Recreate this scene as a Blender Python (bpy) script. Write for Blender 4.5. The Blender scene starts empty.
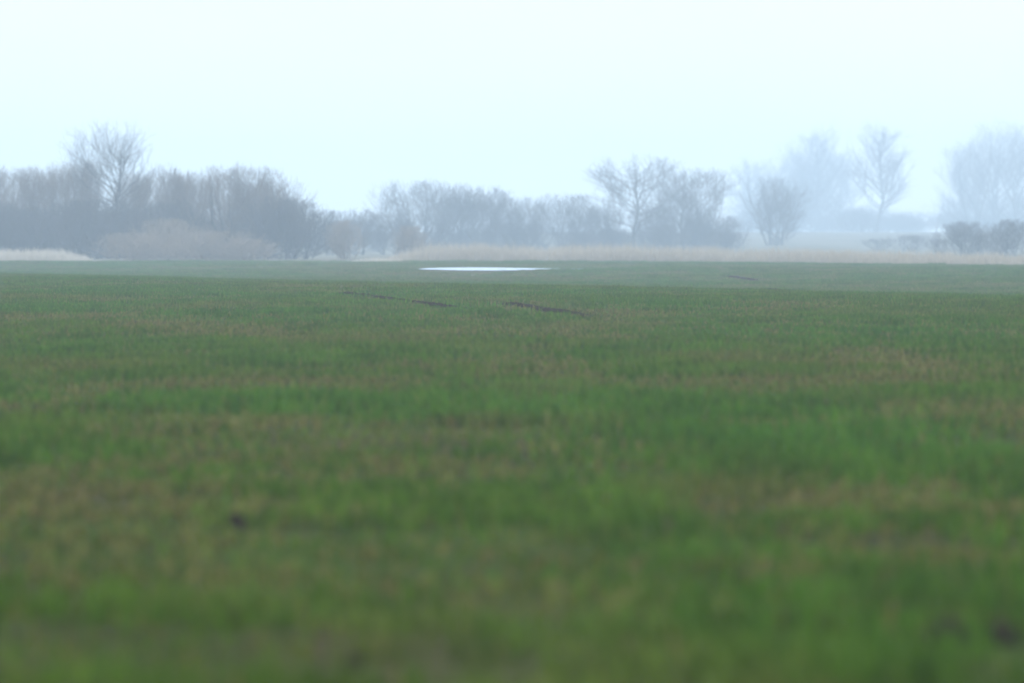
import bpy, math, random
import numpy as np

C = bpy.context.scene.collection
scene = bpy.context.scene
K = 36.0 / 200.0 / 1024.0          # radians per pixel of the 200 mm lens
EYE = 1.7
PI = math.pi


# ------------------------------------------------------------------ helpers
def smooth(a, b, x):
    t = np.clip((x - a) / (b - a), 0.0, 1.0)
    return t * t * (3 - 2 * t)


def hash2(ix, iy, seed):
    v = np.sin(ix * 127.1 + iy * 311.7 + seed * 74.7) * 43758.5453
    return v - np.floor(v)


def vnoise(x, y, seed=0):
    x = np.asarray(x, float); y = np.asarray(y, float)
    ix, iy = np.floor(x), np.floor(y)
    fx, fy = x - ix, y - iy
    fx = fx * fx * (3 - 2 * fx); fy = fy * fy * (3 - 2 * fy)
    a = hash2(ix, iy, seed); b = hash2(ix + 1, iy, seed)
    c = hash2(ix, iy + 1, seed); d = hash2(ix + 1, iy + 1, seed)
    return (a * (1 - fx) + b * fx) * (1 - fy) + (c * (1 - fx) + d * fx) * fy


def fbm(x, y, seed=0):
    return (vnoise(x, y, seed) * .55 + vnoise(x * 2.1, y * 2.1, seed + 3) * .28 + vnoise(x * 4.3, y * 4.3, seed + 7) * .17)


POND = [(-5.6, 343), (-4.6, 336), (-3.0, 329), (-1.2, 326), (.2, 328), (1.2, 335), (2.2, 341), (4.6, 344), (4.8, 347),
        (2.4, 351), (.4, 357), (-1.4, 362), (-3.4, 362), (-4.8, 357), (-5.6, 350)]


def ground_z(x, y):
    """Height of the field: a low diagonal swell, a dip behind it, a slow rise far away."""
    x = np.asarray(x, float); y = np.asarray(y, float)
    s = (y + 2.83 * np.clip(x, -70, 45) - 175.0) / 3.0
    z = 0.17 * smooth(-42, -3, s) - 0.50 * smooth(-3, 26, s) + 0.33 * smooth(30, 70, s)
    z = z * (1 - smooth(380, 430, y))
    z = z + 0.10 * (fbm(x * .045 + 9, y * .045, 5) - .5) * smooth(10, 60, y)
    z = z + 0.035 * (vnoise(x * .35, y * .35, 8) - .5)
    r = np.sqrt((x / 8.0) ** 2 + ((y - 345) / 36.0) ** 2)
    pz = -0.10
    w = 1 - smooth(0.75, 1.25, r)
    z = z * (1 - w) + pz * w
    z = z + 3.4 * smooth(650, 1250, y)
    return z


WATER_Z = -0.05


def mesh_obj(name, V, faces_flat, nper, mat, parent=None, smooth_shade=False, attrs=None):
    """faces_flat: flat vertex index array, nper: verts per face (int or array)"""
    me = bpy.data.meshes.new(name)
    V = np.asarray(V, np.float32)
    F = np.asarray(faces_flat, np.int32).ravel()
    if np.isscalar(nper):
        n = len(F) // nper
        starts = np.arange(n, dtype=np.int32) * nper
        totals = np.full(n, nper, np.int32)
    else:
        totals = np.asarray(nper, np.int32); n = len(totals)
        starts = np.concatenate([[0], np.cumsum(totals)[:-1]]).astype(np.int32)
    me.vertices.add(len(V)); me.vertices.foreach_set('co', V.ravel())
    me.loops.add(len(F)); me.loops.foreach_set('vertex_index', F)
    me.polygons.add(n)
    me.polygons.foreach_set('loop_start', starts)
    me.polygons.foreach_set('loop_total', totals)
    if attrs:
        for an, arr in attrs.items():
            a = me.attributes.new(an, 'FLOAT', 'POINT')
            a.data.foreach_set('value', np.asarray(arr, np.float32))
    me.update(calc_edges=True)
    me.validate()
    if smooth_shade:
        me.polygons.foreach_set('use_smooth', np.ones(n, bool))
    me.materials.append(mat)
    o = bpy.data.objects.new(name, me)
    if parent is not None:
        o.parent = parent
    return o


def link(o):
    C.objects.link(o)
    return o


def tag(o, label=None, cat=None, group=None, kind=None):
    if label: o['label'] = label
    if cat: o['category'] = cat
    if group: o['group'] = group
    if kind: o['kind'] = kind
    return o


# ---------------------------------------------------------------- materials
def new_mat(name):
    m = bpy.data.materials.new(name); m.use_nodes = True
    nt = m.node_tree; nt.nodes.clear()
    out = nt.nodes.new('ShaderNodeOutputMaterial')
    return m, nt, out


def nd(nt, t, **kw):
    n = nt.nodes.new(t)
    for k, v in kw.items():
        setattr(n, k, v)
    return n


def noise(nt, vec, scale, detail=4, rough=.55):
    n = nd(nt, 'ShaderNodeTexNoise')
    n.inputs['Scale'].default_value = scale
    n.inputs['Detail'].default_value = detail
    n.inputs['Roughness'].default_value = rough
    nt.links.new(vec, n.inputs['Vector'])
    return n.outputs['Fac']


def ramp(nt, fac, stops):
    r = nd(nt, 'ShaderNodeValToRGB')
    e = r.color_ramp.elements
    while len(e) < len(stops): e.new(.5)
    for el, (p, c) in zip(e, stops):
        el.position = p
        el.color = (c, c, c, 1) if isinstance(c, (int, float)) else (*c, 1)
    nt.links.new(fac, r.inputs['Fac'])
    return r.outputs['Color']


def mixc(nt, fac, a, b, mode='MIX'):
    m = nd(nt, 'ShaderNodeMix', data_type='RGBA', blend_type=mode)
    for sock, v in ((0, fac), (6, a), (7, b)):
        if isinstance(v, (int, float)): m.inputs[sock].default_value = v
        elif isinstance(v, tuple): m.inputs[sock].default_value = (*v, 1)
        else: nt.links.new(v, m.inputs[sock])
    return m.outputs[2]


def scaled_pos(nt, sc):
    g = nd(nt, 'ShaderNodeNewGeometry')
    m = nd(nt, 'ShaderNodeMapping'); m.inputs['Scale'].default_value = sc
    nt.links.new(g.outputs['Position'], m.inputs['Vector'])
    return m.outputs['Vector']


def patch_masks(nt):
    """Two world-anchored masks: where the sward is straw-coloured, where it is lush."""
    v1 = scaled_pos(nt, (.22, .075, 0))
    straw = ramp(nt, noise(nt, v1, 1.0, 5, .6), [(.50, 0.), (.68, 1.)])
    v2 = scaled_pos(nt, (.05, .030, 0))
    lush = ramp(nt, noise(nt, v2, 1.0, 3, .5), [(.38, 0.), (.62, 1.)])
    return straw, lush


def grass_material():
    m, nt, out = new_mat('grass_blade')
    straw, lush = patch_masks(nt)
    a = nd(nt, 'ShaderNodeAttribute', attribute_name='tone')
    dead = nd(nt, 'ShaderNodeAttribute', attribute_name='dead')
    g = ramp(nt, a.outputs['Fac'], [(0., (.036, .064, .008)), (.5, (.074, .129, .009)), (1., (.118, .172, .021))])
    g2 = ramp(nt, a.outputs['Fac'], [(0., (.028, .068, .010)), (.5, (.058, .147, .011)), (1., (.093, .195, .024))])
    col = mixc(nt, lush, g, g2)
    vig = ramp(nt, noise(nt, scaled_pos(nt, (.9, .38, 0)), 1.0, 5, .62), [(.34, .62), (.66, 1.22)])
    col = mixc(nt, 1.0, col, vig, 'MULTIPLY')
    dry = ramp(nt, a.outputs['Fac'], [(0., (.072, .058, .018)), (.5, (.160, .124, .042)), (1., (.26, .205, .085))])
    sf = nd(nt, 'ShaderNodeMath', operation='MULTIPLY'); nt.links.new(straw, sf.inputs[0]); sf.inputs[1].default_value = .55
    col = mixc(nt, sf.outputs[0], col, dry)
    col = mixc(nt, dead.outputs['Fac'], col, dry)
    d = nd(nt, 'ShaderNodeBsdfDiffuse'); t = nd(nt, 'ShaderNodeBsdfTranslucent')
    nt.links.new(col, d.inputs['Color']); nt.links.new(col, t.inputs['Color'])
    gl = nd(nt, 'ShaderNodeBsdfGlossy'); gl.inputs['Roughness'].default_value = .45
    gl.inputs['Color'].default_value = (.9, .95, 1, 1)
    mx = nd(nt, 'ShaderNodeMixShader'); mx.inputs[0].default_value = .3
    nt.links.new(d.outputs[0], mx.inputs[1]); nt.links.new(t.outputs[0], mx.inputs[2])
    mx2 = nd(nt, 'ShaderNodeMixShader'); mx2.inputs[0].default_value = .002
    nt.links.new(mx.outputs[0], mx2.inputs[1]); nt.links.new(gl.outputs[0], mx2.inputs[2])
    nt.links.new(mx2.outputs[0], out.inputs['Surface'])
    return m


def ground_material():
    m, nt, out = new_mat('field_soil')
    straw, lush = patch_masks(nt)
    v = scaled_pos(nt, (1, 1, 1))
    soil = ramp(nt, noise(nt, v, 3.0, 8, .65), [(.3, (.020, .016, .010)), (.7, (.050, .039, .024))])
    v3 = scaled_pos(nt, (.25, .12, 1))
    gmask = ramp(nt, noise(nt, v3, 1.0, 6, .6), [(.40, .25), (.62, .92)])
    gcol = ramp(nt, noise(nt, v, 5.0, 5, .6), [(.3, (.024, .042, .008)), (.7, (.048, .078, .016))])
    col = mixc(nt, gmask, soil, gcol)
    sf = nd(nt, 'ShaderNodeMath', operation='MULTIPLY'); nt.links.new(straw, sf.inputs[0]); sf.inputs[1].default_value = .55
    col = mixc(nt, sf.outputs[0], col, (.085, .064, .034))
    g0 = nd(nt, 'ShaderNodeNewGeometry'); s0 = nd(nt, 'ShaderNodeSeparateXYZ'); nt.links.new(g0.outputs['Position'], s0.inputs[0])
    m0 = nd(nt, 'ShaderNodeMapRange'); m0.inputs[1].default_value = 190; m0.inputs[2].default_value = 250; m0.inputs[4].default_value = .5
    nt.links.new(s0.outputs['Y'], m0.inputs[0])
    col = mixc(nt, m0.outputs[0], col, (.13, .112, .060))
    # the rough pasture beyond the reeds is dry and pale
    g = nd(nt, 'ShaderNodeNewGeometry'); sx = nd(nt, 'ShaderNodeSeparateXYZ'); nt.links.new(g.outputs['Position'], sx.inputs[0])
    mr = nd(nt, 'ShaderNodeMapRange'); mr.inputs[1].default_value = 436; mr.inputs[2].default_value = 452
    nt.links.new(sx.outputs['Y'], mr.inputs[0])
    pale = ramp(nt, noise(nt, v3, .6, 5, .6), [(.35, (.10, .095, .065)), (.65, (.17, .155, .11))])
    col = mixc(nt, mr.outputs[0], col, pale)
    b = nd(nt, 'ShaderNodeBsdfPrincipled'); b.inputs['Roughness'].default_value = .95
    b.inputs['Specular IOR Level'].default_value = 0.0
    nt.links.new(col, b.inputs['Base Color'])
    bp = nd(nt, 'ShaderNodeBump'); bp.inputs['Strength'].default_value = .6; bp.inputs['Distance'].default_value = .05
    nt.links.new(noise(nt, v, 9, 6, .6), bp.inputs['Height']); nt.links.new(bp.outputs[0], b.inputs['Normal'])
    nt.links.new(b.outputs[0], out.inputs['Surface'])
    return m


def rough_material(name, c0, c1, scale=6.0, rough=.95, trans=0.0, spec=.2):
    m, nt, out = new_mat(name)
    v = scaled_pos(nt, (1, 1, 1))
    col = ramp(nt, noise(nt, v, scale, 5, .6), [(.3, c0), (.7, c1)])
    b = nd(nt, 'ShaderNodeBsdfPrincipled'); b.inputs['Roughness'].default_value = rough
    b.inputs['Specular IOR Level'].default_value = spec
    nt.links.new(col, b.inputs['Base Color'])
    if trans:
        t = nd(nt, 'ShaderNodeBsdfTranslucent'); nt.links.new(col, t.inputs['Color'])
        mx = nd(nt, 'ShaderNodeMixShader'); mx.inputs[0].default_value = trans
        nt.links.new(b.outputs[0], mx.inputs[1]); nt.links.new(t.outputs[0], mx.inputs[2])
        nt.links.new(mx.outputs[0], out.inputs['Surface'])
    else:
        nt.links.new(b.outputs[0], out.inputs['Surface'])
    return m


def water_material():
    m, nt, out = new_mat('pond_water')
    d = nd(nt, 'ShaderNodeBsdfDiffuse'); d.inputs['Color'].default_value = (.05, .055, .05, 1)
    g = nd(nt, 'ShaderNodeBsdfGlossy'); g.inputs['Color'].default_value = (.78, .84, .89, 1); g.inputs['Roughness'].default_value = .20
    v = scaled_pos(nt, (1, .5, 1))
    bp = nd(nt, 'ShaderNodeBump'); bp.inputs['Strength'].default_value = .3; bp.inputs['Distance'].default_value = .02
    nt.links.new(noise(nt, v, 4, 3, .5), bp.inputs['Height']); nt.links.new(bp.outputs[0], g.inputs['Normal'])
    fr = nd(nt, 'ShaderNodeFresnel'); fr.inputs['IOR'].default_value = 1.33
    mx = nd(nt, 'ShaderNodeMixShader'); nt.links.new(fr.outputs[0], mx.inputs[0])
    nt.links.new(d.outputs[0], mx.inputs[1]); nt.links.new(g.outputs[0], mx.inputs[2])
    nt.links.new(mx.outputs[0], out.inputs['Surface'])
    return m


M_GRASS = grass_material()
M_GROUND = ground_material()
M_MUD = rough_material('wet_mud', (.016, .011, .006), (.040, .028, .016), 8, spec=0.0)
M_CLOD = rough_material('earth', (.012, .010, .007), (.030, .024, .017), 14, spec=0.0)
M_WATER = water_material()
M_REED = rough_material('dry_reed', (.33, .28, .20), (.49, .42, .315), 2.0, .9, .25, spec=0.0)
M_REED_PALE = rough_material('bleached_grass', (.42, .37, .28), (.58, .52, .42), 2.0, .9, .25, spec=0.0)
M_BARK = rough_material('grey_bark', (.050, .045, .042), (.105, .095, .085), 4)
M_TWIG = rough_material('grey_twig', (.055, .046, .042), (.105, .088, .078), 3)
M_TWIG_BROWN = rough_material('tan_twig', (.19, .15, .11), (.29, .235, .18), 3)
M_TWIG_WARM = rough_material('brown_twig', (.120, .084, .060), (.19, .14, .10), 3)


# ------------------------------------------------------------------- ground
def build_ground():
    def axis(segs):
        out = []
        for a, b, st in segs:
            out.append(np.arange(a, b, st))
        return np.concatenate(out)
    ys = np.concatenate([np.arange(-200, 0, 25), np.arange(0, 480, 2.0), np.arange(480, 900, 10), np.arange(900, 1951, 50)])
    pos = np.concatenate([np.arange(0, 60, 1.5), np.arange(60, 200, 6), np.arange(200, 600, 40), np.arange(600, 2401, 200)])
    xs = np.concatenate([-pos[:0:-1], pos])
    X, Y = np.meshgrid(xs, ys)
    Z = ground_z(X, Y)
    V = np.stack([X.ravel(), Y.ravel(), Z.ravel()], 1)
    nx, ny = len(xs), len(ys)
    i = (np.arange(ny - 1)[:, None] * nx + np.arange(nx - 1)[None, :]).ravel()
    F = np.stack([i, i + 1, i + 1 + nx, i + nx], 1)
    o = link(mesh_obj('ground', V, F, 4, M_GROUND, smooth_shade=True))
    tag(o, kind='structure')


build_ground()


def closed_spline(pts, n=14, jit=0.0, seed=1):
    P = np.array(pts, float); m = len(P); out = []
    for i in range(m):
        p0, p1, p2, p3 = P[(i - 1) % m], P[i], P[(i + 1) % m], P[(i + 2) % m]
        for k in range(n):
            t = k / n
            out.append(.5 * ((2 * p1) + (-p0 + p2) * t + (2 * p0 - 5 * p1 + 4 * p2 - p3) * t * t + (-p0 + 3 * p1 - 3 * p2 + p3) * t ** 3))
    out = np.array(out)
    rng = np.random.default_rng(seed)
    return out + rng.normal(0, jit, out.shape)


POND_LINE = closed_spline(POND, 10, .10, 4)


def build_pond():
    n = len(POND_LINE)
    c = POND_LINE.mean(0)
    V = np.concatenate([np.c_[POND_LINE, np.full(n, WATER_Z)], [[c[0], c[1], WATER_Z]]])
    i = np.arange(n)
    F = np.stack([i, (i + 1) % n, np.full(n, n)], 1)
    o = link(mesh_obj('pond', V, F, 3, M_WATER))
    tag(o, kind='structure')


build_pond()


def inside_poly(x, y, poly, grow=1.0):
    c = poly.mean(0)
    P = (poly - c) * np.array([grow, grow]) + c
    ins = np.zeros(x.shape, bool)
    j = len(P) - 1
    for i in range(len(P)):
        xi, yi = P[i]; xj, yj = P[j]
        cond = ((yi > y) != (yj > y)) & (x < (xj - xi) * (y - yi) / (yj - yi + 1e-12) + xi)
        ins ^= cond
        j = i
    return ins


# ------------------------------------------------- tractor ruts in the field
RUTS = [  # centre line points (x, y) on the ground and half-width
    ([(-5.21, 163), (-3.77, 153), (-2.82, 143), (-1.68, 132.5), (-.96, 123.5)], .10),
    ([(-.29, 138), (.62, 125.5), (1.22, 119.5), (1.76, 113.5)], .11),
    ([(10.3, 233), (10.52, 227.5), (10.99, 217), (11.3, 210)], .18),
    ([(11.0, 294), (11.29, 288), (11.68, 268)], .16),
]


def rut_line(pts, step=.18):
    P = np.array(pts, float)
    seg = np.r_[0, np.cumsum(np.linalg.norm(np.diff(P, axis=0), axis=1))]
    t = np.arange(0, seg[-1], step)
    x = np.interp(t, seg, P[:, 0]); y = np.interp(t, seg, P[:, 1])
    k = 15
    ker = np.ones(2 * k + 1) / (2 * k + 1)
    xp = np.convolve(np.pad(x, k, 'edge'), ker, 'valid'); yp = np.convolve(np.pad(y, k, 'edge'), ker, 'valid')
    return np.stack([xp, yp], 1)


RUT_LINES = [rut_line(p) for p, w in RUTS]


def build_ruts():
    for ri, ((pts, w), L) in enumerate(zip(RUTS, RUT_LINES)):
        T = np.gradient(L, axis=0); T /= np.linalg.norm(T, axis=1)[:, None]
        N = np.stack([-T[:, 1], T[:, 0]], 1)
        across = np.linspace(-1, 1, 11)
        prof = np.array([-.02, .05, .10, .07, .02, .005, .02, .06, .09, .04, -.02])
        n, m = len(L), len(across)
        rng = np.random.default_rng(70 + ri)
        along = np.arange(n)
        taper = np.clip(np.minimum(along, n - 1 - along) / 25.0, 0, 1)
        lump = .58 + .45 * fbm(along * .08, along * 0 + ri * 9, 21)
        V = []
        for j in range(m):
            off = across[j] * w * (1.0 + .35 * (fbm(along * .2, along * 0 + j, 31 + ri) - .5))
            p = L + N * off[:, None]
            z = ground_z(p[:, 0], p[:, 1]) + .004 + np.maximum(prof[j], -.03) * lump * taper * (.75 + .45 * rng.random(n))
            if j in (0, m - 1): z = ground_z(p[:, 0], p[:, 1]) - .03
            V.append(np.c_[p, z])
        V = np.stack(V, 1).reshape(-1, 3)
        i = (np.arange(n - 1)[:, None] * m + np.arange(m - 1)[None, :]).ravel()
        F = np.stack([i, i + 1, i + 1 + m, i + m], 1)
        o = link(mesh_obj('mud_track', V, F, 4, M_MUD))
        tag(o, kind='structure')


build_ruts()


# -------------------------------------------------------- dark clods of earth
def build_clods():
    spots = [  # x, y, size, label
        (-1.62, 33.4, .095, 'dark clod of earth alone in the straw-coloured streak left of the middle'),
        (1.83, 23.9, .10, 'dark flattened earth clod at bottom right, left one of a close pair'),
        (2.05, 23.75, .09, 'small dark rounded earth clod at bottom right, right one of a close pair'),
        (-.62, 22.6, .055, 'dark clod of earth at the bottom edge, left of the middle'),
    ]
    for k, (x, y, s, lab) in enumerate(spots):
        rng = np.random.default_rng(200 + k)
        nu, nv = 22, 11
        V = []
        for i in range(nv):
            th = (i / (nv - 1)) * PI * .5
            for j in range(nu):
                ph = 2 * PI * j / nu
                r = s * (.75 + .55 * float(fbm(3 + 1.6 * math.cos(ph) + k * 5, 3 + 1.6 * math.sin(ph) + i * .45, 40)) + .10 * rng.random())
                V.append((r * math.cos(th) * math.cos(ph) * .9, r * math.cos(th) * math.sin(ph), r * math.sin(th) * .85 - .015))
        V.append((0, 0, s * .8))
        F = []; tot = []
        for i in range(nv - 1):
            for j in range(nu):
                F += [i * nu + j, i * nu + (j + 1) % nu, (i + 1) * nu + (j + 1) % nu, (i + 1) * nu + j]; tot.append(4)
        o = link(mesh_obj('earth_clod', np.array(V), F, tot, M_CLOD, smooth_shade=True))
        o.location = (x, y, float(ground_z(x, y)) + .02)
        tag(o, lab, 'clod', 'clods of earth in the near grass')
    return [(s[0], s[1], s[2]) for s in spots]


CLODS = build_clods()


# ------------------------------------------------------------- field grass
def grass_patch(name, seed, tufts, per, hmin, hmax, dead, flat, wid=.0042):
    """About 1 m2 of young cereal: tufts of curved, leaning blades."""
    rng = np.random.default_rng(seed)
    V = []; F = []; tot = []; tone = []; dd = []
    for t in range(tufts):
        cx, cy = rng.uniform(-.6, .6, 2)
        cx = round(cx / .125) * .125 + rng.normal(0, .018)
        tt = rng.uniform(0, 1)
        hd = rng.uniform(.75, 1.2)
        isdead = rng.random() < dead
        for b in range(int(per * rng.uniform(.6, 1.4))):
            a = rng.uniform(0, 2 * PI)
            L = rng.uniform(hmin, hmax) * hd
            lean = rng.uniform(.15, .75) + (flat * rng.uniform(.4, .9))
            px, py = cx + rng.normal(0, .014), cy + rng.normal(0, .02)
            dx, dy = math.cos(a), math.sin(a)
            wx, wy = -dy * wid * rng.uniform(.8, 1.5), dx * wid * rng.uniform(.8, 1.5)
            b0 = len(V)
            h1 = math.cos(lean * .5) * L * .55; r1 = math.sin(lean * .5) * L * .55
            h2 = h1 + math.cos(min(lean * 1.6, 2.0)) * L * .45; r2 = r1 + math.sin(min(lean * 1.6, 2.0)) * L * .45
            h2 = max(h2, .01)
            V += [(px - wx, py - wy, -.01), (px + wx, py + wy, -.01),
                  (px + dx * r1 + wx, py + dy * r1 + wy, h1), (px + dx * r1 - wx, py + dy * r1 - wy, h1),
                  (px + dx * r2, py + dy * r2, h2)]
            F += [b0, b0 + 1, b0 + 2, b0 + 3, b0 + 3, b0 + 2, b0 + 4]; tot += [4, 3]
            tv = min(max(tt * .6 + rng.uniform(0, .4), 0), 1)
            tone += [tv] * 5
            dv = rng.uniform(.5, 1.0) if rng.random() < dead * (1.5 if isdead else .75) else 0.0
            dd += [dv] * 5
    return mesh_obj(name, np.array(V), F, tot, M_GRASS, attrs={'tone': tone, 'dead': dd})


def build_grass():
    coll = bpy.data.collections.new('grass_patches')
    specs = [(46, 8, .07, .15, .06, 0), (46, 8, .06, .14, .10, 0), (52, 8, .08, .16, .04, 0), (44, 8, .06, .13, .12, .1),
             (38, 7, .05, .12, .50, .45), (36, 7, .05, .11, .66, .55),
             (20, 6, .04, .09, .35, .3)]
    for i, sp in enumerate(specs):
        coll.objects.link(grass_patch('grass_patch_%02d' % i, 300 + i, *sp))
    rng = np.random.default_rng(11)
    P = []
    y = 14.0
    while y < 446:
        st = .80 if y < 240 else .80 + (y - 240) * .0022
        hw = y * .09 * 1.25 + 5
        xs = np.arange(-hw, hw, st)
        P.append(np.stack([xs, np.full_like(xs, y)], 1)); y += st
    P = np.concatenate(P)
    P += rng.uniform(-.42, .42, P.shape)
    x, yy = P[:, 0], P[:, 1]
    keep = ~inside_poly(x, yy, POND_LINE, 1.03)
    # a bare wet margin on the near side of the pond
    keep &= ~(inside_poly(x, yy + 14, POND_LINE, 1.0) & (rng.random(len(x)) < .97))
    near_rut = np.zeros(len(x), bool)
    for L, (pts, w) in zip(RUT_LINES, RUTS):
        sub = L[::3]
        d = np.full(len(x), 1e9)
        sel = (np.abs(yy - sub[:, 1].mean()) < 60) & (np.abs(x - sub[:, 0].mean()) < 30)
        idx = np.where(sel)[0]
        if len(idx):
            q = np.sqrt(((P[idx][:, None, :] - sub[None]) ** 2).sum(2)).min(1)
            near_rut[idx[q < w + .46]] = True
    keep &= ~near_rut
    for cx, cy, s in CLODS:
        keep &= ~((np.abs(x - cx) < .36) & (yy < cy + .3) & (yy > cy - 1.3))
    P = P[keep]; x, yy = P[:, 0], P[:, 1]
    n = len(P)
    st = fbm(x * .42 + 40, yy * .14, 77)                    # straw streaks
    streak = np.exp(-((yy - (28.4 - 3.1 * (x + .58))) / 2.6) ** 2) * (1 - smooth(-.2, 1.4, x)) * (yy < 60)
    st = st + .5 * streak * (.5 + vnoise(x * 1.3, yy * .5, 14))
    bare = fbm(x * .5 + 4, yy * .22, 55)
    st = st + .17 * np.exp(-((yy - 62) / 16) ** 2) * (.4 + vnoise(x * .08, yy * .02, 12))     # tan belt in the middle distance
    r = rng.random(n)
    var = rng.integers(0, 4, n)
    var = np.where(st + .16 * (r - .5) > .61 - .03 * smooth(26, 31, yy) * (1 - smooth(40, 60, yy)), rng.integers(4, 6, n), var)
    mid = smooth(66, 105, yy) * (.38 + .8 * (fbm(x * .03, yy * .02, 17) - .45))
    var = np.where(rng.random(n) < mid, rng.integers(4, 6, n), var)
    far_s = (yy + 2.83 * np.clip(x, -70, 45) - 175.0) / 3.0
    band = fbm(x * .015 + 3, yy * .05, 19)
    var = np.where((rng.random(n) < smooth(4, 40, far_s) * (.38 + 3.0 * (band - .45))), 6, var)
    var = np.where(bare + .10 * (r - .5) > .66 - .03 * smooth(25, 29, yy) * (1 - smooth(32, 46, yy)) + .03 * (1 - smooth(24, 28, yy)), 6, var)
    scl = rng.uniform(.85, 1.2, n) * (.85 + .5 * vnoise(x * .12, yy * .06, 91))
    me = bpy.data.meshes.new('grass')
    me.vertices.add(n)
    me.vertices.foreach_set('co', np.c_[x, yy, ground_z(x, yy)].astype(np.float32).ravel())
    a = me.attributes.new('variant', 'INT', 'POINT'); a.data.foreach_set('value', var.astype(np.int32))
    a = me.attributes.new('turn', 'FLOAT', 'POINT'); a.data.foreach_set('value', (rng.integers(0, 2, n) * PI + rng.normal(0, .1, n)).astype(np.float32))
    a = me.attributes.new('size', 'FLOAT', 'POINT'); a.data.foreach_set('value', scl.astype(np.float32))
    me.update()
    o = link(bpy.data.objects.new('grass', me))
    tag(o, 'short green cereal grass with straw patches covering the whole field', 'grass', kind='stuff')
    ng = bpy.data.node_groups.new('scatter_grass', 'GeometryNodeTree')
    ng.interface.new_socket('Geometry', in_out='INPUT', socket_type='NodeSocketGeometry')
    ng.interface.new_socket('Geometry', in_out='OUTPUT', socket_type='NodeSocketGeometry')
    N, Lk = ng.nodes, ng.links
    gi = N.new('NodeGroupInput'); go = N.new('NodeGroupOutput')
    iop = N.new('GeometryNodeInstanceOnPoints')
    ci = N.new('GeometryNodeCollectionInfo'); ci.inputs['Collection'].default_value = coll
    ci.inputs['Separate Children'].default_value = True; ci.inputs['Reset Children'].default_value = True

    def attr(nm, dt):
        q = N.new('GeometryNodeInputNamedAttribute'); q.data_type = dt; q.inputs['Name'].default_value = nm
        return q.outputs['Attribute']
    cx = N.new('ShaderNodeCombineXYZ'); Lk.new(attr('turn', 'FLOAT'), cx.inputs['Z'])
    Lk.new(gi.outputs[0], iop.inputs['Points']); Lk.new(ci.outputs[0], iop.inputs['Instance'])
    iop.inputs['Pick Instance'].default_value = True
    Lk.new(attr('variant', 'INT'), iop.inputs['Instance Index'])
    Lk.new(cx.outputs[0], iop.inputs['Rotation'])
    cs = N.new('ShaderNodeCombineXYZ'); cs.inputs[0].default_value = 1; cs.inputs[1].default_value = 1
    Lk.new(attr('size', 'FLOAT'), cs.inputs[2])
    Lk.new(cs.outputs[0], iop.inputs['Scale'])
    Lk.new(iop.outputs[0], go.inputs[0])
    md = o.modifiers.new('scatter', 'NODES'); md.node_group = ng
    print('grass patches', n)


build_grass()


# --------------------------------------------------- reeds and bleached grass
def build_reeds(name, label, cat, x0, x1, ynear, depth, h0, h1, dens, mat, seed, fade=0.0):
    rng = np.random.default_rng(seed)
    n = int((x1 - x0) * depth * dens)
    x = rng.uniform(x0, x1, n); v = rng.uniform(0, 1, n)
    y = ynear(x) + v * depth + 2.5 * (fbm(x * .3, x * 0, seed) - .5)
    e = np.clip(np.minimum(x - x0, x1 - x) / (2.0 + 3 * rng.random(n)), 0, 1)
    H = (h0 * .6 + (h1 * 1.3 - h0 * .6) * rng.random(n) ** 1.4) * (.45 + 1.1 * fbm(x * .22, y * .3, seed + 2)) * (.35 + .65 * e) * (1 - fade * smooth(10, 32, x))
    keep = rng.random(n) < .25 + .75 * e
    x, y, H = x[keep], y[keep], H[keep]; n = len(x)
    z = ground_z(x, y)
    a = rng.uniform(0, 2 * PI, n); w = rng.uniform(.008, .018, n)
    lx, ly = rng.normal(0, .16, n) * H, rng.normal(0, .12, n) * H
    ca, sa = np.cos(a) * w, np.sin(a) * w
    V = np.stack([np.stack([x - ca, y - sa, z - .03], 1), np.stack([x + ca, y + sa, z - .03], 1),
                  np.stack([x + lx * .4 + ca, y + ly * .4 + sa, z + H * .6], 1), np.stack([x + lx * .4 - ca, y + ly * .4 - sa, z + H * .6], 1),
                  np.stack([x + lx, y + ly, z + H], 1)], 1).reshape(-1, 3)
    b = np.arange(n)[:, None] * 5
    F = np.concatenate([b + np.array([[0, 1, 2, 3]]), b + np.array([[3, 2, 4]])], 1)
    tot = np.tile([4, 3], n)
    o = link(mesh_obj(name, V, F.ravel(), tot, mat))
    tag(o, label, cat, kind='stuff')


build_reeds('reed_bed', 'band of dry pinkish reeds at the far edge of the field before the middle and right trees', 'reeds',
            -10, 56, lambda x: 448 - .6 * np.clip(x, -10, 16) - 3.4 * np.clip(x - 16, 0, 40), 8.0, .80, 1.2, 85, M_REED, 61, fade=.42)
build_reeds('bleached_grass', 'strip of bleached pale grass at the far left edge of the field before the wood', 'dry grass',
            -58, -35.0, lambda x: 470 + 0 * x, 6.0, .62, .85, 110, M_REED_PALE, 62)
build_reeds('bleached_grass', 'short strip of pale grass between the brown bushes and the reed band', 'dry grass',
            -12.5, -8.6, lambda x: 440 + 0 * x, 4.0, .22, .38, 140, M_REED_PALE, 63)


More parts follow.
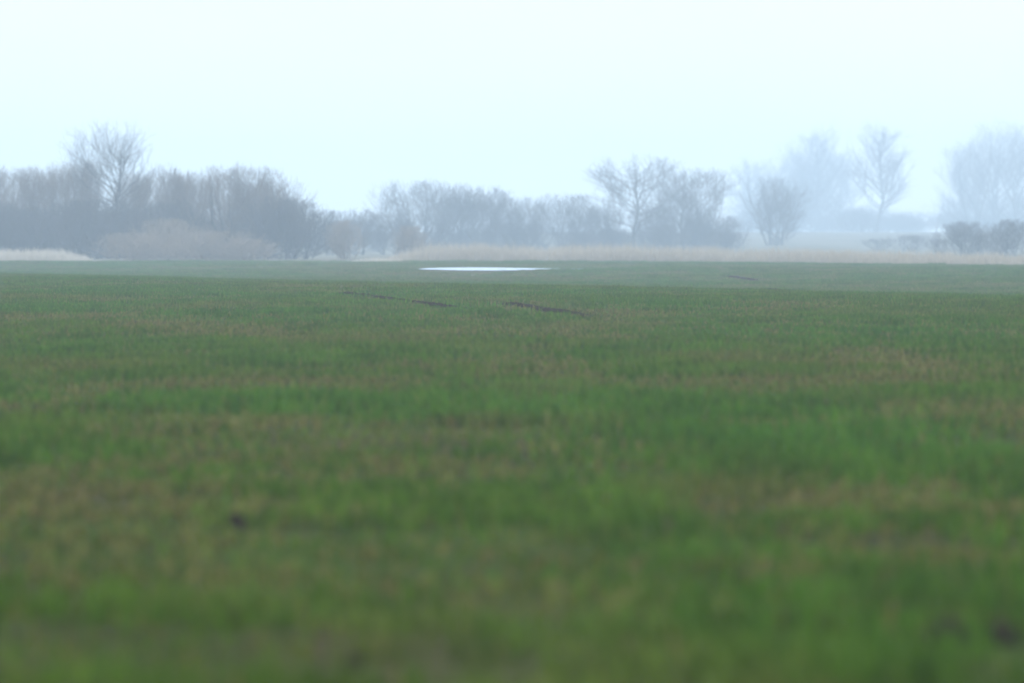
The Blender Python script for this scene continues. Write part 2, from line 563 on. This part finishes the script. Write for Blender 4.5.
# -------------------------------------------------------------------- trees
def tubes(P, R, sides):
    """P (N,S,3) polylines, R (N,S) radii -> verts and quads"""
    N, S, _ = P.shape
    T = np.gradient(P, axis=1); T /= np.linalg.norm(T, axis=2, keepdims=True) + 1e-9
    ref = np.where(np.abs(T[..., 2:3]) > .9, np.array([1., 0, 0]), np.array([0, 0, 1.]))
    U = np.cross(T, ref); U /= np.linalg.norm(U, axis=2, keepdims=True) + 1e-9
    W = np.cross(T, U)
    ang = np.arange(sides) * 2 * PI / sides
    V = P[:, :, None, :] + R[:, :, None, None] * (U[:, :, None, :] * np.cos(ang)[None, None, :, None] + W[:, :, None, :] * np.sin(ang)[None, None, :, None])
    base = (np.arange(N)[:, None, None] * S + np.arange(S - 1)[None, :, None]) * sides
    j = np.arange(sides)[None, None, :]
    j2 = (j + 1) % sides
    F = np.stack([base + j, base + j2, base + sides + j2, base + sides + j], 3).reshape(-1, 4)
    return V.reshape(-1, 3), F


class Env:
    """crown envelope: half-width as a function of height"""
    def __init__(s, form, H, W, low):
        s.form, s.H, s.W, s.low = form, H, W, low

    def half(s, h):
        t = np.clip((h - s.low) / (s.H - s.low), 0, 1)
        if s.form == 'oval': f = np.sqrt(np.clip(1 - (2 * t - 1) ** 2, 0, 1)) * .92 + .08
        elif s.form == 'fan': f = np.where(t < .62, .25 + .75 * (t / .62) ** .8, np.sqrt(np.clip(1 - ((t - .62) / .38) ** 2, 0, 1)))
        elif s.form == 'dome': f = np.sqrt(np.clip(1 - t ** 2.3, 0, 1))
        else: f = np.where(t < .45, .6 + .4 * t / .45, np.sqrt(np.clip(1 - ((t - .45) / .55) ** 2, 0, 1)))
        return f * s.W

    def ratio(s, p, lob):
        r = np.hypot(p[..., 0], p[..., 1])
        w = s.half(p[..., 2]) * lob + .05
        q = r / w
        over = np.maximum(p[..., 2] / s.H, 0) * (1 + .22 * (vnoise(p[..., 0] * 7 / s.W + 31, p[..., 1] * 7 / s.W + 17, 3) - .45))
        return np.maximum(q, np.where(over > 1, over * 1.2, 0))


def bezier(a, c, b, S):
    t = np.linspace(0, 1, S)[None, :, None]
    return a[:, None] * (1 - t) ** 2 + 2 * c[:, None] * t * (1 - t) + b[:, None] * t ** 2


def wobble(P, amp, rng):
    """smooth sideways wandering that grows along the branch; the root stays put"""
    N, S, _ = P.shape
    n = np.cumsum(rng.normal(0, 1, (N, S, 3)), axis=1)
    n -= n[:, :1]
    ln = np.linalg.norm(P[:, -1] - P[:, 0], axis=1)
    return P + n * (amp * ln / S)[:, None, None]


def make_tree(seed, H, W, form='round', low=.2, stems=1, counts=(15, 9, 8, 3), lean=0.0, trunk_r=None,
              twig_r=.006, trunk_top=.75, up=.35, ratio=.5, sweep=.18, tau=.9, foot=.30, rag=.45):
    """Returns (trunk verts, faces), (crown verts, faces); base at the origin."""
    rng = np.random.default_rng(seed)
    env = Env(form, H, W, low * H)
    l_off = rng.uniform(0, 99)

    def lob(p):
        a = np.arctan2(p[..., 1], p[..., 0])
        return 1.0 + rag * 1.6 * (fbm(np.cos(a) * 2.2 + 7 + l_off, np.sin(a) * 2.2 + p[..., 2] / H * 4 + 7, seed % 50) - .52)
    hs = np.linspace(0, H, 60); area = 2 * env.half(hs).mean() * .92 * (H - env.low * .5)
    used = 0.0
    S0 = 10
    trunk_r = trunk_r or H * .017
    # stems
    k = np.arange(stems)
    az = k * 2.4 + rng.normal(0, .4, stems)
    if stems == 1:
        B = np.array([[0, 0, -.2]]); T = np.array([[lean * H, 0, H * trunk_top]])
        Cc = np.array([[lean * H * .35 + .02 * H * rng.normal(), .02 * H * rng.normal(), H * .4]])
        r0 = np.array([trunk_r])
    else:
        u = (k + .5) / stems
        th = H * trunk_top * (1.0 - .45 * u ** 1.5) * rng.uniform(.85, 1.1, stems)
        rr = env.half(th) * .9 * u ** .6
        dirs = np.stack([np.cos(az), np.sin(az), 0 * az], 1)
        B = dirs * (rng.uniform(0, foot, stems) * W)[:, None]; B[:, 2] = -.2
        T = dirs * rr[:, None]; T[:, 2] = th
        Cc = B * .4 + T * .6; Cc[:, 2] = th * .38
        r0 = trunk_r * rng.uniform(.35, .62, stems)
    P0 = wobble(bezier(B, Cc, T, S0), .10, rng)
    t = np.linspace(0, 1, S0)[None]
    R0 = r0[:, None] * (1 - .80 * t) * (1 + .45 * np.exp(-t * 14))
    tv, tf = tubes(P0, R0, 7)
    cv, cf = [], []; base = 0
    par, parR = P0, R0
    for lev, cnt in enumerate(counts):
        cnt_eff = max(4, int(round(cnt / math.sqrt(stems)))) if lev == 0 and stems > 1 else cnt
        Np = len(par); N = Np * cnt_eff
        pi = np.repeat(np.arange(Np), cnt_eff)
        S = par.shape[1]
        t0 = (max(low, .08) / trunk_top * .85 if stems == 1 else .05) if lev == 0 else .15
        t = t0 + (1 - t0) * (np.tile((np.arange(cnt_eff) + .5) / cnt_eff, Np) + rng.uniform(-.5, .5, N) / cnt_eff)
        t = np.clip(t, 0, 1)
        f = t * (S - 1); i0 = np.minimum(f.astype(int), S - 2); ff = (f - i0)[:, None]
        st = par[pi, i0] * (1 - ff) + par[pi, i0 + 1] * ff
        tg = par[pi, i0 + 1] - par[pi, i0]; tg /= np.linalg.norm(tg, axis=1)[:, None] + 1e-9
        pr = parR[pi, i0] * (1 - ff[:, 0]) + parR[pi, i0 + 1] * ff[:, 0]
        Sn = (8, 5, 4, 3)[min(lev, 3)]
        if lev == 0:
            ga = np.tile(np.arange(cnt_eff) * 2.4, Np) + rng.normal(0, .4, N)
            u = .12 + .88 * np.clip(.75 * (t - t0) / (1 - t0) + rng.uniform(0, .40, N), 0, 1)
            th = st[:, 2] + (H * rng.uniform(.82, 1.03, N) - st[:, 2]) * u
            ctr = st * .35; ctr[:, 2] = 0
            tgt = np.stack([np.cos(ga), np.sin(ga), 0 * ga], 1)
            hw = env.half(th) * np.sqrt(rng.uniform(.25, 1.0, N))
            tgt = tgt * hw[:, None]; tgt[:, 2] = th
            tgt[:, :2] *= lob(tgt)[:, None]
            if stems > 1: tgt[:, :2] = tgt[:, :2] * .62 + st[:, :2] * .62
            else: tgt[:, :2] += st[:, :2] * .35
            D = tgt - st; ln = np.linalg.norm(D, axis=1)
            flat = D.copy(); flat[:, 2] = 0
            Cq = st + D * .5 + flat * .12; Cq[:, 2] -= sweep * ln * .6
            P = wobble(bezier(st, Cq, tgt, Sn), .16, rng)
        else:
            rv = rng.normal(0, 1, (N, 3)); rv -= (rv * tg).sum(1)[:, None] * tg
            rv /= np.linalg.norm(rv, axis=1)[:, None] + 1e-9
            ang = rng.uniform(.35, .95, N)
            d = tg * np.cos(ang)[:, None] + rv * np.sin(ang)[:, None] + np.array([0, 0, up * .5])
            d /= np.linalg.norm(d, axis=1)[:, None]
            plen = np.linalg.norm(np.diff(par, axis=1), axis=2).sum(1)[pi]
            ln = np.maximum(plen * ratio * rng.uniform(.6, 1.25, N) * (1.15 - .5 * t), .28)
            soft = rng.uniform(.62, 1.32, N) ** 1.1
            for it in range(5):
                tip = st + d * ln[:, None] + np.array([0, 0, 1.0]) * (up * .35 * ln)[:, None]
                q = env.ratio(tip, lob(tip))
                ln = np.where(q > soft, ln * np.clip(soft / q, .45, .9), ln)
            Cq = st + d * (ln * .5)[:, None]
            P = wobble(bezier(st, Cq, tip, Sn), .14, rng)
        q = env.ratio(P[:, -1], lob(P[:, -1]))
        ok = (q < 1.4) & (P[:, -1, 2] > .08)
        if lev >= 1:
            ok &= (ln > .15) & (q < soft * 1.12)
            ok &= rng.random(N) < np.clip(plen / np.percentile(plen, 70), .05, 1.0) ** 1.3
        P = P[ok]; pr = pr[ok]
        N = len(P)
        tt = np.linspace(0, 1, Sn)[None]
        rb = np.minimum(pr * .66, (trunk_r * .36, trunk_r * .13, twig_r * 2.0, twig_r * 1.25)[min(lev, 3)])
        rb = np.maximum(rb, twig_r)
        R = np.maximum(rb[:, None] * (1 - .75 * tt), twig_r * .6)
        cover = (np.linalg.norm(np.diff(P, axis=1), axis=2) * (R[:, 1:] + R[:, :-1])).sum(1) * .78
        room = tau * area * (.22, .48, .78, 1.0)[min(lev, 3)] - used
        frac = room / max(cover.sum(), 1e-6)
        if frac < 1:
            kp = rng.random(N) < max(frac, .12)
            P, R, cover = P[kp], R[kp], cover[kp]
        used += cover.sum()
        v, fc = tubes(P, R, (6, 4, 3, 3)[min(lev, 3)])
        cv.append(v); cf.append(fc + base); base += len(v)
        par, parR = P, R
    print('tree', seed, 'tau %.2f of %.2f' % (used / area, tau), sum(len(f) for f in cf))
    return (tv, tf), (np.concatenate(cv), np.concatenate(cf))


MESHES = {}


def proto(key, **kw):
    """Mesh pair of one tree shape (trunk, crown), made once."""
    mt, mc = kw.pop('mats')
    (tv, tf), (cv, cf) = make_tree(**kw)
    t = mesh_obj('trunk', tv, tf, 4, mt, smooth_shade=True)
    c = mesh_obj('crown', cv, cf, 4, mc)
    MESHES[key] = (t.data, c.data, float(np.percentile(cv[:, 2], 99.7)), float(np.percentile(np.abs(cv[:, 0]), 97)))
    bpy.data.objects.remove(t); bpy.data.objects.remove(c)
    return len(cf)


def plant(key, name, label, cat, group, px, d, top, rz, half):
    """Stand a tree on the ground at distance d, bearing px; top = height, half = half-width in metres."""
    tm, cm, H, W = MESHES[key]
    x = (px - 512) * K * d
    r = bpy.data.objects.new(name, None); C.objects.link(r)
    r.empty_display_size = 1
    r.location = (x, d, float(ground_z(x, d)) - .02)
    s = top / H
    sw = half / W
    r.scale = (sw, sw, s); r.rotation_euler = (0, 0, rz)
    for nm, me in (('trunk', tm), ('crown', cm)):
        o = bpy.data.objects.new(nm, me); C.objects.link(o); o.parent = r
    tag(r, label, cat, group)
    return r


def top_m(px, d, ypix):
    """metres from the ground to the picture row ypix, at distance d"""
    x = (px - 512) * K * d
    return (240 - ypix) * K * d + EYE - float(ground_z(x, d))


G = (M_BARK, M_TWIG)
GW = (M_BARK, M_TWIG_WARM)
proto('fan', seed=1, H=12, W=4.3, form='fan', low=.36, counts=(30, 10, 7, 3), trunk_top=.72, up=.55, twig_r=.0048, lean=.08, ratio=.46, sweep=.04, trunk_r=.13, tau=0.7, mats=G)
proto('wood_a', seed=2, H=9, W=3.9, form='dome', low=.0, stems=3, counts=(24, 10, 8, 3), twig_r=.0075, up=.6, rag=.35, tau=1, mats=GW)
proto('wood_b', seed=3, H=9, W=3.9, form='round', low=.0, stems=5, counts=(24, 10, 8, 3), twig_r=.0075, up=.6, rag=.35, tau=1, mats=GW)
proto('dome', seed=4, H=9, W=5.2, form='dome', low=.0, stems=14, counts=(30, 9, 7, 3), twig_r=.0065, up=.7, ratio=.42, trunk_top=.85, tau=0.95, mats=GW)
proto('bush_a', seed=5, H=3.2, W=3.6, form='dome', low=.0, stems=18, counts=(30, 8, 6, 3), twig_r=.0055, up=.4, trunk_top=.85, trunk_r=.06, rag=.8, tau=0.85, mats=(M_TWIG_BROWN, M_TWIG_BROWN))
proto('bush_b', seed=6, H=3.0, W=2.8, form='dome', low=.0, stems=16, counts=(28, 8, 6, 3), twig_r=.0055, up=.5, trunk_top=.85, trunk_r=.06, rag=.8, tau=0.85, mats=(M_TWIG_BROWN, M_TWIG_BROWN))
proto('willow', seed=7, H=8.5, W=4.8, form='fan', low=.0, stems=11, counts=(28, 9, 7, 3), twig_r=.0075, up=.6, ratio=.45, trunk_top=.85, tau=0.75, foot=.12, mats=G)
proto('mid_a', seed=8, H=7, W=3.4, form='dome', low=.0, stems=4, counts=(22, 10, 8, 3), twig_r=.0075, up=.55, tau=0.75, mats=G)
proto('mid_b', seed=9, H=6.5, W=3.4, form='round', low=.0, stems=6, counts=(22, 10, 8, 3), twig_r=.0075, up=.5, tau=0.9, mats=G)
proto('tall_a', seed=10, H=11, W=4.6, form='round', low=.16, counts=(28, 11, 8, 4), trunk_r=.125, twig_r=.006, trunk_top=.85, up=.4, ratio=.46, rag=.7, tau=1.2, mats=G)
proto('tall_b', seed=13, H=10.5, W=4.6, form='fan', low=.1, stems=3, counts=(28, 11, 8, 4), trunk_r=.14, twig_r=.006, trunk_top=.8, up=.45, ratio=.46, rag=.7, tau=1.1, mats=G)
proto('spray', seed=12, H=9.5, W=4.4, form='oval', low=-.12, stems=9, counts=(34, 9, 7, 4), twig_r=.0062, trunk_top=.92, up=.35, ratio=.46, trunk_r=.16, foot=.2, rag=.9, tau=0.62, mats=G)
proto('giant_a', seed=14, H=25, W=7.4, form='oval', low=.16, counts=(40, 12, 9, 4), trunk_r=.40, twig_r=.011, trunk_top=.9, up=.35, ratio=.46, rag=.7, tau=0.72, mats=G)
proto('giant_b', seed=15, H=25, W=10.5, form='round', low=.04, stems=4, counts=(34, 12, 9, 3), trunk_r=.55, twig_r=.013, trunk_top=.85, up=.4, rag=.7, tau=.5, foot=.12, mats=G)
proto('giant_c', seed=16, H=16, W=10, form='dome', low=.0, stems=8, counts=(34, 11, 9, 3), twig_r=.019, trunk_top=.8, up=.5, rag=.7, tau=0.65, mats=G)
proto('scrub', seed=31, H=3, W=2.2, form='fan', low=.0, stems=9, counts=(18, 7, 5, 3), twig_r=.008, up=.6, foot=.22, trunk_top=.8, trunk_r=.06, rag=.9, tau=0.6, mats=G)
proto('thicket', seed=23, H=4.5, W=3.4, form='dome', low=.0, stems=10, counts=(26, 9, 7, 3), twig_r=.0085, up=.5, trunk_top=.85, trunk_r=.09, rag=.8, tau=0.8, mats=G)

GL = 'bare trees of the left wood'
GB = 'tan bushes before the left wood'
GM = 'bare trees in the middle of the far hedge'
GF = 'tall trees fading in the fog on the right'
GR = 'dark shrubs behind the reeds on the right'

TREES = [
    # key, name, label, cat, group, px, d, ytop, rz, wx
    ('fan', 'bare_tree', 'tall bare tree with a fan-shaped crown rising above the left wood', 'tree', GL, 110, 515, 121, .25, 39),
    ('wood_a', 'bare_tree', 'bare tree cut by the left edge of the picture', 'tree', GL, 4, 528, 168, .4, 30),
    ('wood_b', 'bare_tree', 'second bare tree from the left edge, behind the bleached grass strip', 'tree', GL, 30, 521, 167, 1.9, 28),
    ('wood_a', 'bare_tree', 'third bare tree from the left edge, standing left of the tall fan-crowned tree', 'tree', GL, 56, 533, 164, 2.6, 27),
    ('wood_b', 'bare_tree', 'slightly taller bare tree touching the left side of the tall fan-crowned tree', 'tree', GL, 80, 524, 160, 4.1, 28),
    ('wood_b', 'bare_tree', 'brownish bare tree directly right of the tall fan-crowned tree', 'tree', GL, 140, 530, 172, .2, 28),
    ('wood_a', 'bare_tree', 'dense bare tree between the tall fan-crowned tree and the domed willow', 'tree', GL, 166, 515, 166, 5.0, 30),
    ('wood_b', 'bare_tree', 'bare tree tucked against the left flank of the domed willow', 'tree', GL, 186, 536, 172, 3.3, 28),
    ('dome', 'willow_tree', 'broad domed willow with many upright stems at the right end of the left wood', 'tree', GL, 238, 505, 166, .7, 52),
    ('mid_b', 'bare_tree', 'rounded lower bare tree at the foot of the domed willow on its right', 'tree', GL, 278, 498, 197, .9, 32),
    ('mid_a', 'bare_tree', 'bare tree sloping down from the left wood toward the low brown trees', 'tree', GL, 262, 520, 180, 2.2, 36),
    ('bush_a', 'tan_bush', 'broad tan bush below the tall fan-crowned tree, leftmost of the tan bushes', 'bush', GB, 132, 462, 232, .3, 34),
    ('bush_b', 'tan_bush', 'tan bush second from the left before the wood, highest of the tan bushes', 'bush', GB, 168, 470, 218, 1.2, 34),
    ('bush_a', 'tan_bush', 'wide pale tan bush under the domed willow', 'bush', GB, 212, 458, 230, 2.5, 44),
    ('bush_b', 'tan_bush', 'low tan bush thinning out at the right end of the bush row', 'bush', GB, 248, 455, 238, 3.9, 30),
    ('mid_b', 'bare_tree', 'low rounded bare tree just right of the left wood', 'tree', GM, 322, 627, 210, 1.1, 26),
    ('bush_b', 'brown_bush', 'upright brownish bush in the dip between the left wood and the fan-shaped willow', 'bush', GM, 345, 500, 220, 2.0, 20),
    ('mid_a', 'bare_tree', 'small bare tree behind the upright brownish bush', 'tree', GM, 362, 644, 209, 3.0, 26),
    ('mid_b', 'bare_tree', 'thin low bare tree at the left foot of the fan-shaped willow', 'tree', GM, 390, 660, 213, 4.0, 22),
    ('bush_b', 'brown_bush', 'brown bush before the trunk of the fan-shaped willow', 'bush', GM, 411, 520, 225, .6, 17),
    ('willow', 'willow_tree', 'wide fan-shaped willow left of the pond, branching from the ground', 'tree', GM, 420, 700, 180, .5, 42),
    ('mid_a', 'bare_tree', 'bare tree overlapping the right side of the fan-shaped willow', 'tree', GM, 456, 707, 184, 1.4, 30),
    ('mid_a', 'bare_tree', 'bare tree above the left half of the pond', 'tree', GM, 490, 716, 187, 2.9, 30),
    ('mid_b', 'bare_tree', 'bare tree above the right half of the pond, lower than its left neighbour', 'tree', GM, 520, 707, 197, 4.4, 24),
    ('mid_b', 'bare_tree', 'round-headed low bare tree standing a little apart, left of the tall middle pair', 'tree', GM, 564, 728, 194, .2, 33),
    ('tall_a', 'bare_tree', 'tallest bare tree of the middle hedge, left one of a close pair', 'tree', GM, 634, 722, 156, .8, 50),
    ('tall_b', 'bare_tree', 'tall spreading bare tree, right one of the close pair in the middle hedge', 'tree', GM, 680, 733, 168, 2.0, 46),
    ('mid_a', 'bare_tree', 'small bare tree under the left side of the tall middle pair', 'tree', GM, 603, 739, 204, 5.5, 20),
    ('mid_b', 'bare_tree', 'low bare tree filling between the trunks of the tall middle pair', 'tree', GM, 654, 748, 205, 1.0, 24),
    ('mid_a', 'bare_tree', 'lower bare tree to the right of the tall middle pair', 'tree', GM, 706, 744, 212, 3.7, 26),
    ('mid_b', 'bare_tree', 'small low tree ending the middle hedge on the right', 'tree', GM, 730, 761, 216, 2.6, 18),
    ('spray', 'bare_tree', 'solitary many-stemmed tree spraying up from the reeds right of the middle hedge', 'tree', GM, 776, 851, 176, .4, 32),
    ('giant_a', 'foggy_tree', 'thin tall tree almost lost in the fog behind the solitary many-stemmed tree', 'tree', GF, 748, 1596, 158, 1.0, 20),
    ('giant_b', 'foggy_tree', 'tall foggy tree above the right of the solitary many-stemmed tree', 'tree', GF, 786, 1620, 158, 2.0, 32),
    ('giant_a', 'foggy_tree', 'tall narrow foggy tree left of the lone oval tree', 'tree', GF, 822, 1560, 126, 3.1, 30),
    ('giant_c', 'foggy_tree', 'low broad foggy tree left of the lone oval tree', 'tree', GF, 806, 1512, 192, .5, 48),
    ('giant_a', 'foggy_tree', 'lone tall tree with an oval crown and a bare trunk in the fog', 'tree', GF, 877, 1344, 122, .2, 30),
    ('giant_c', 'foggy_tree', 'low foggy tree behind the foot of the lone oval tree', 'tree', GF, 866, 1596, 205, 2.0, 36),
    ('giant_c', 'foggy_tree', 'low foggy tree to the right of the lone oval tree', 'tree', GF, 908, 1560, 211, 3.0, 28),
    ('giant_b', 'foggy_tree', 'broad tall foggy tree right of the gap beside the lone oval tree', 'tree', GF, 972, 1356, 140, .6, 32),
    ('giant_b', 'foggy_tree', 'tallest broad foggy tree above the dark shrubs at the right', 'tree', GF, 1003, 1380, 121, 2.4, 36),
    ('giant_b', 'foggy_tree', 'foggy tree cut by the right edge of the picture', 'tree', GF, 1032, 1344, 127, 4.4, 34),
    ('giant_b', 'foggy_tree', 'tallest of the foggy trees behind the solitary many-stemmed tree, with a broad top', 'tree', GF, 806, 1640, 140, 5.1, 30),
    ('giant_a', 'foggy_tree', 'faint foggy tree filling the gap between the narrow foggy tree and the lone oval tree', 'tree', GF, 842, 1660, 150, 4.4, 24),
    ('giant_c', 'foggy_tree', 'low foggy tree left of the low broad one, behind the solitary many-stemmed tree', 'tree', GF, 762, 1560, 196, 1.7, 34),
    ('giant_c', 'foggy_tree', 'low foggy tree under the broad tall foggy trees at the right', 'tree', GF, 966, 1500, 196, 4.7, 34),
    ('giant_c', 'foggy_tree', 'low foggy tree at the right edge under the foggy tree cut by the picture', 'tree', GF, 1018, 1480, 190, 2.9, 36),
    ('scrub', 'dark_shrub', 'small dark shrub in the gap between the dark pair at the right edge', 'bush', GR, 988, 610, 231, 5.3, 20),
    ('scrub', 'dark_shrub', 'small dark shrub leaning out left of the dark pair at the right edge', 'bush', GR, 940, 640, 238, 4.1, 14),
    ('bush_b', 'dark_shrub', 'rounded dark shrub behind the reeds, left one of the dark pair at the right edge', 'bush', GR, 964, 590, 221, .3, 28),
    ('bush_b', 'dark_shrub', 'dark shrub behind the reeds cut by the right edge of the picture', 'bush', GR, 1012, 585, 219, 2.1, 26),
    ('scrub', 'dark_shrub', 'wispy low shrub right of the lone oval tree and left of the dark pair', 'bush', GR, 910, 740, 234, 1.1, 24),
    ('scrub', 'dark_shrub', 'lowest twiggy shrub, below the lone oval tree', 'bush', GR, 880, 760, 238, 3.1, 16),
]

DARK = None
for key, nm, lab, cat, grp, px, d, yt, rz, wx in TREES:
    k2 = key
    if nm == 'dark_shrub' and key != 'scrub':
        if 'shrub' not in MESHES:
            proto('shrub', seed=21, H=5, W=3.6, form='dome', low=.0, stems=10, counts=(26, 9, 7, 3), twig_r=.0085, up=.5, trunk_top=.85, trunk_r=.1, rag=.8, tau=0.9, mats=G)
        k2 = 'shrub'
    if nm == 'brown_bush':
        if 'brown' not in MESHES:
            proto('brown', seed=22, H=4, W=2.8, form='dome', low=.0, stems=10, counts=(26, 9, 7, 3), twig_r=.0065, up=.6, trunk_top=.85, trunk_r=.09, rag=.8, tau=1.1, mats=(M_TWIG_WARM, M_TWIG_BROWN))
        k2 = 'brown'
    plant(k2, nm, lab, cat, grp, px, d, top_m(px, d, yt), rz, wx * K * d)


rg = random.Random(5)
for px in (-6, 14, 34, 52, 72, 90, 101, 112, 134, 156, 178, 200, 226, 250, 276, 298):
    d = rg.uniform(498, 520)
    plant('thicket', 'undergrowth_shrub', 'grey bare undergrowth shrub closing the foot of the left wood', 'bush', 'undergrowth of the left wood',
          px + rg.uniform(-5, 5), d, rg.uniform(4.0, 5.6), rg.uniform(0, 6), rg.uniform(2.6, 3.6))
for px in (312, 336, 378, 404, 444, 474, 504, 532, 578, 600, 622, 648, 668, 692, 722):
    d = rg.uniform(705, 745)
    plant('thicket', 'undergrowth_shrub', 'grey bare undergrowth shrub closing the foot of the middle hedge', 'bush', 'undergrowth of the middle hedge',
          px + rg.uniform(-5, 5), d, rg.uniform(2.2, 4.2), rg.uniform(0, 6), rg.uniform(1.8, 3.2))


for px in (752, 774, 796, 816, 838, 856, 878, 896, 918, 950, 972, 992, 1014, 1036):
    d = rg.uniform(1330, 1520)
    plant('thicket', 'undergrowth_shrub', 'faint undergrowth shrub at the foot of the foggy trees on the right', 'bush', 'undergrowth below the foggy trees',
          px + rg.uniform(-5, 5), d, rg.uniform(3.5, 6.0), rg.uniform(0, 6), rg.uniform(4.0, 6.5))


# --------------------------------------------------------------------- haze
def build_haze():
    x, y0, y1, z0, z1 = 2420, -220, 1980, -2.2, 36
    V = [(-x, y0, z0), (x, y0, z0), (x, y1, z0), (-x, y1, z0), (-x, y0, z1), (x, y0, z1), (x, y1, z1), (-x, y1, z1)]
    F = [0, 3, 2, 1, 4, 5, 6, 7, 0, 1, 5, 4, 1, 2, 6, 5, 2, 3, 7, 6, 3, 0, 4, 7]
    m, nt, out = new_mat('fog_air')
    v = nd(nt, 'ShaderNodeVolumePrincipled')
    v.inputs['Color'].default_value = (.75, .908, 1, 1)
    v.inputs['Density'].default_value = HAZE
    v.inputs['Anisotropy'].default_value = 0.0
    nt.links.new(v.outputs[0], out.inputs['Volume'])
    o = link(mesh_obj('haze', V, F, 4, m))
    tag(o, kind='stuff')


HAZE = .00085
build_haze()

# -------------------------------------------------------------------- light
EL, ROT = math.radians(42), math.radians(200)
CLOUD, SKY_LOW, SKY_TOP = 5.0, (.86, .925, 1.0), (2.5, 2.75, 3.3)
w = bpy.data.worlds.new('World'); scene.world = w; w.use_nodes = True
nt = w.node_tree
bg = nt.nodes['Background']
sky = nt.nodes.new('ShaderNodeTexSky'); sky.sky_type = 'NISHITA'; sky.sun_disc = False
sky.sun_elevation = EL; sky.sun_rotation = ROT
sky.air_density = 1.0; sky.dust_density = .4; sky.ozone_density = 3.0
# overcast cloud layer: brighter overhead than at the horizon, as a grey sky is
tc = nd(nt, 'ShaderNodeTexCoord'); sx = nd(nt, 'ShaderNodeSeparateXYZ'); nt.links.new(tc.outputs['Generated'], sx.inputs[0])
cloud = ramp(nt, sx.outputs['Z'], [(0.0, (.80, .97, 1.0)), (1.0, (1.0, 1.0, 1.0))])
e = cloud.node.color_ramp.elements
e[0].color = (*[v * CLOUD for v in SKY_LOW], 1); e[1].color = (*[v * CLOUD for v in SKY_TOP], 1)
mp = nd(nt, 'ShaderNodeMapping'); mp.inputs['Scale'].default_value = (5, 5, 22); nt.links.new(tc.outputs['Generated'], mp.inputs['Vector'])
veil = ramp(nt, noise(nt, mp.outputs['Vector'], 1.0, 4, .5), [(.3, (.90, .915, .93)), (.7, (1.02, 1.02, 1.02))])
cloud = mixc(nt, 1.0, cloud, veil, 'MULTIPLY')
nt.links.new(mixc(nt, .82, sky.outputs[0], cloud), bg.inputs['Color'])
bg.inputs['Strength'].default_value = .12

sl = bpy.data.lights.new('sun', 'SUN'); sl.energy = .8; sl.angle = math.radians(40); sl.color = (1, .96, .90)
so = link(bpy.data.objects.new('sun', sl))
sd = np.array([math.sin(ROT) * math.cos(EL), math.cos(ROT) * math.cos(EL), math.sin(EL)])
from mathutils import Vector
so.rotation_euler = Vector(sd).to_track_quat('Z', 'Y').to_euler()
so.location = (0, 0, 60)

# ------------------------------------------------------------------- camera
cd = bpy.data.cameras.new('camera'); cam = link(bpy.data.objects.new('camera', cd))
cd.lens = 200; cd.sensor_width = 36; cd.clip_end = 20000; cd.clip_start = .1
cam.location = (0, 0, EYE)
cam.rotation_euler = (PI / 2 - math.atan((341.5 - 240) * K), 0, 0)
cd.dof.use_dof = True; cd.dof.focus_distance = 165; cd.dof.aperture_fstop = 1.9
scene.camera = cam

scene.view_settings.view_transform = 'Standard'
scene.view_settings.look = 'None'
scene.view_settings.exposure = 0.88
scene.view_settings.gamma = 1.0
scene.cycles.use_denoising = True
scene.cycles.max_bounces = 6
scene.cycles.volume_bounces = 2
scene.cycles.diffuse_bounces = 3
scene.cycles.transparent_max_bounces = 8
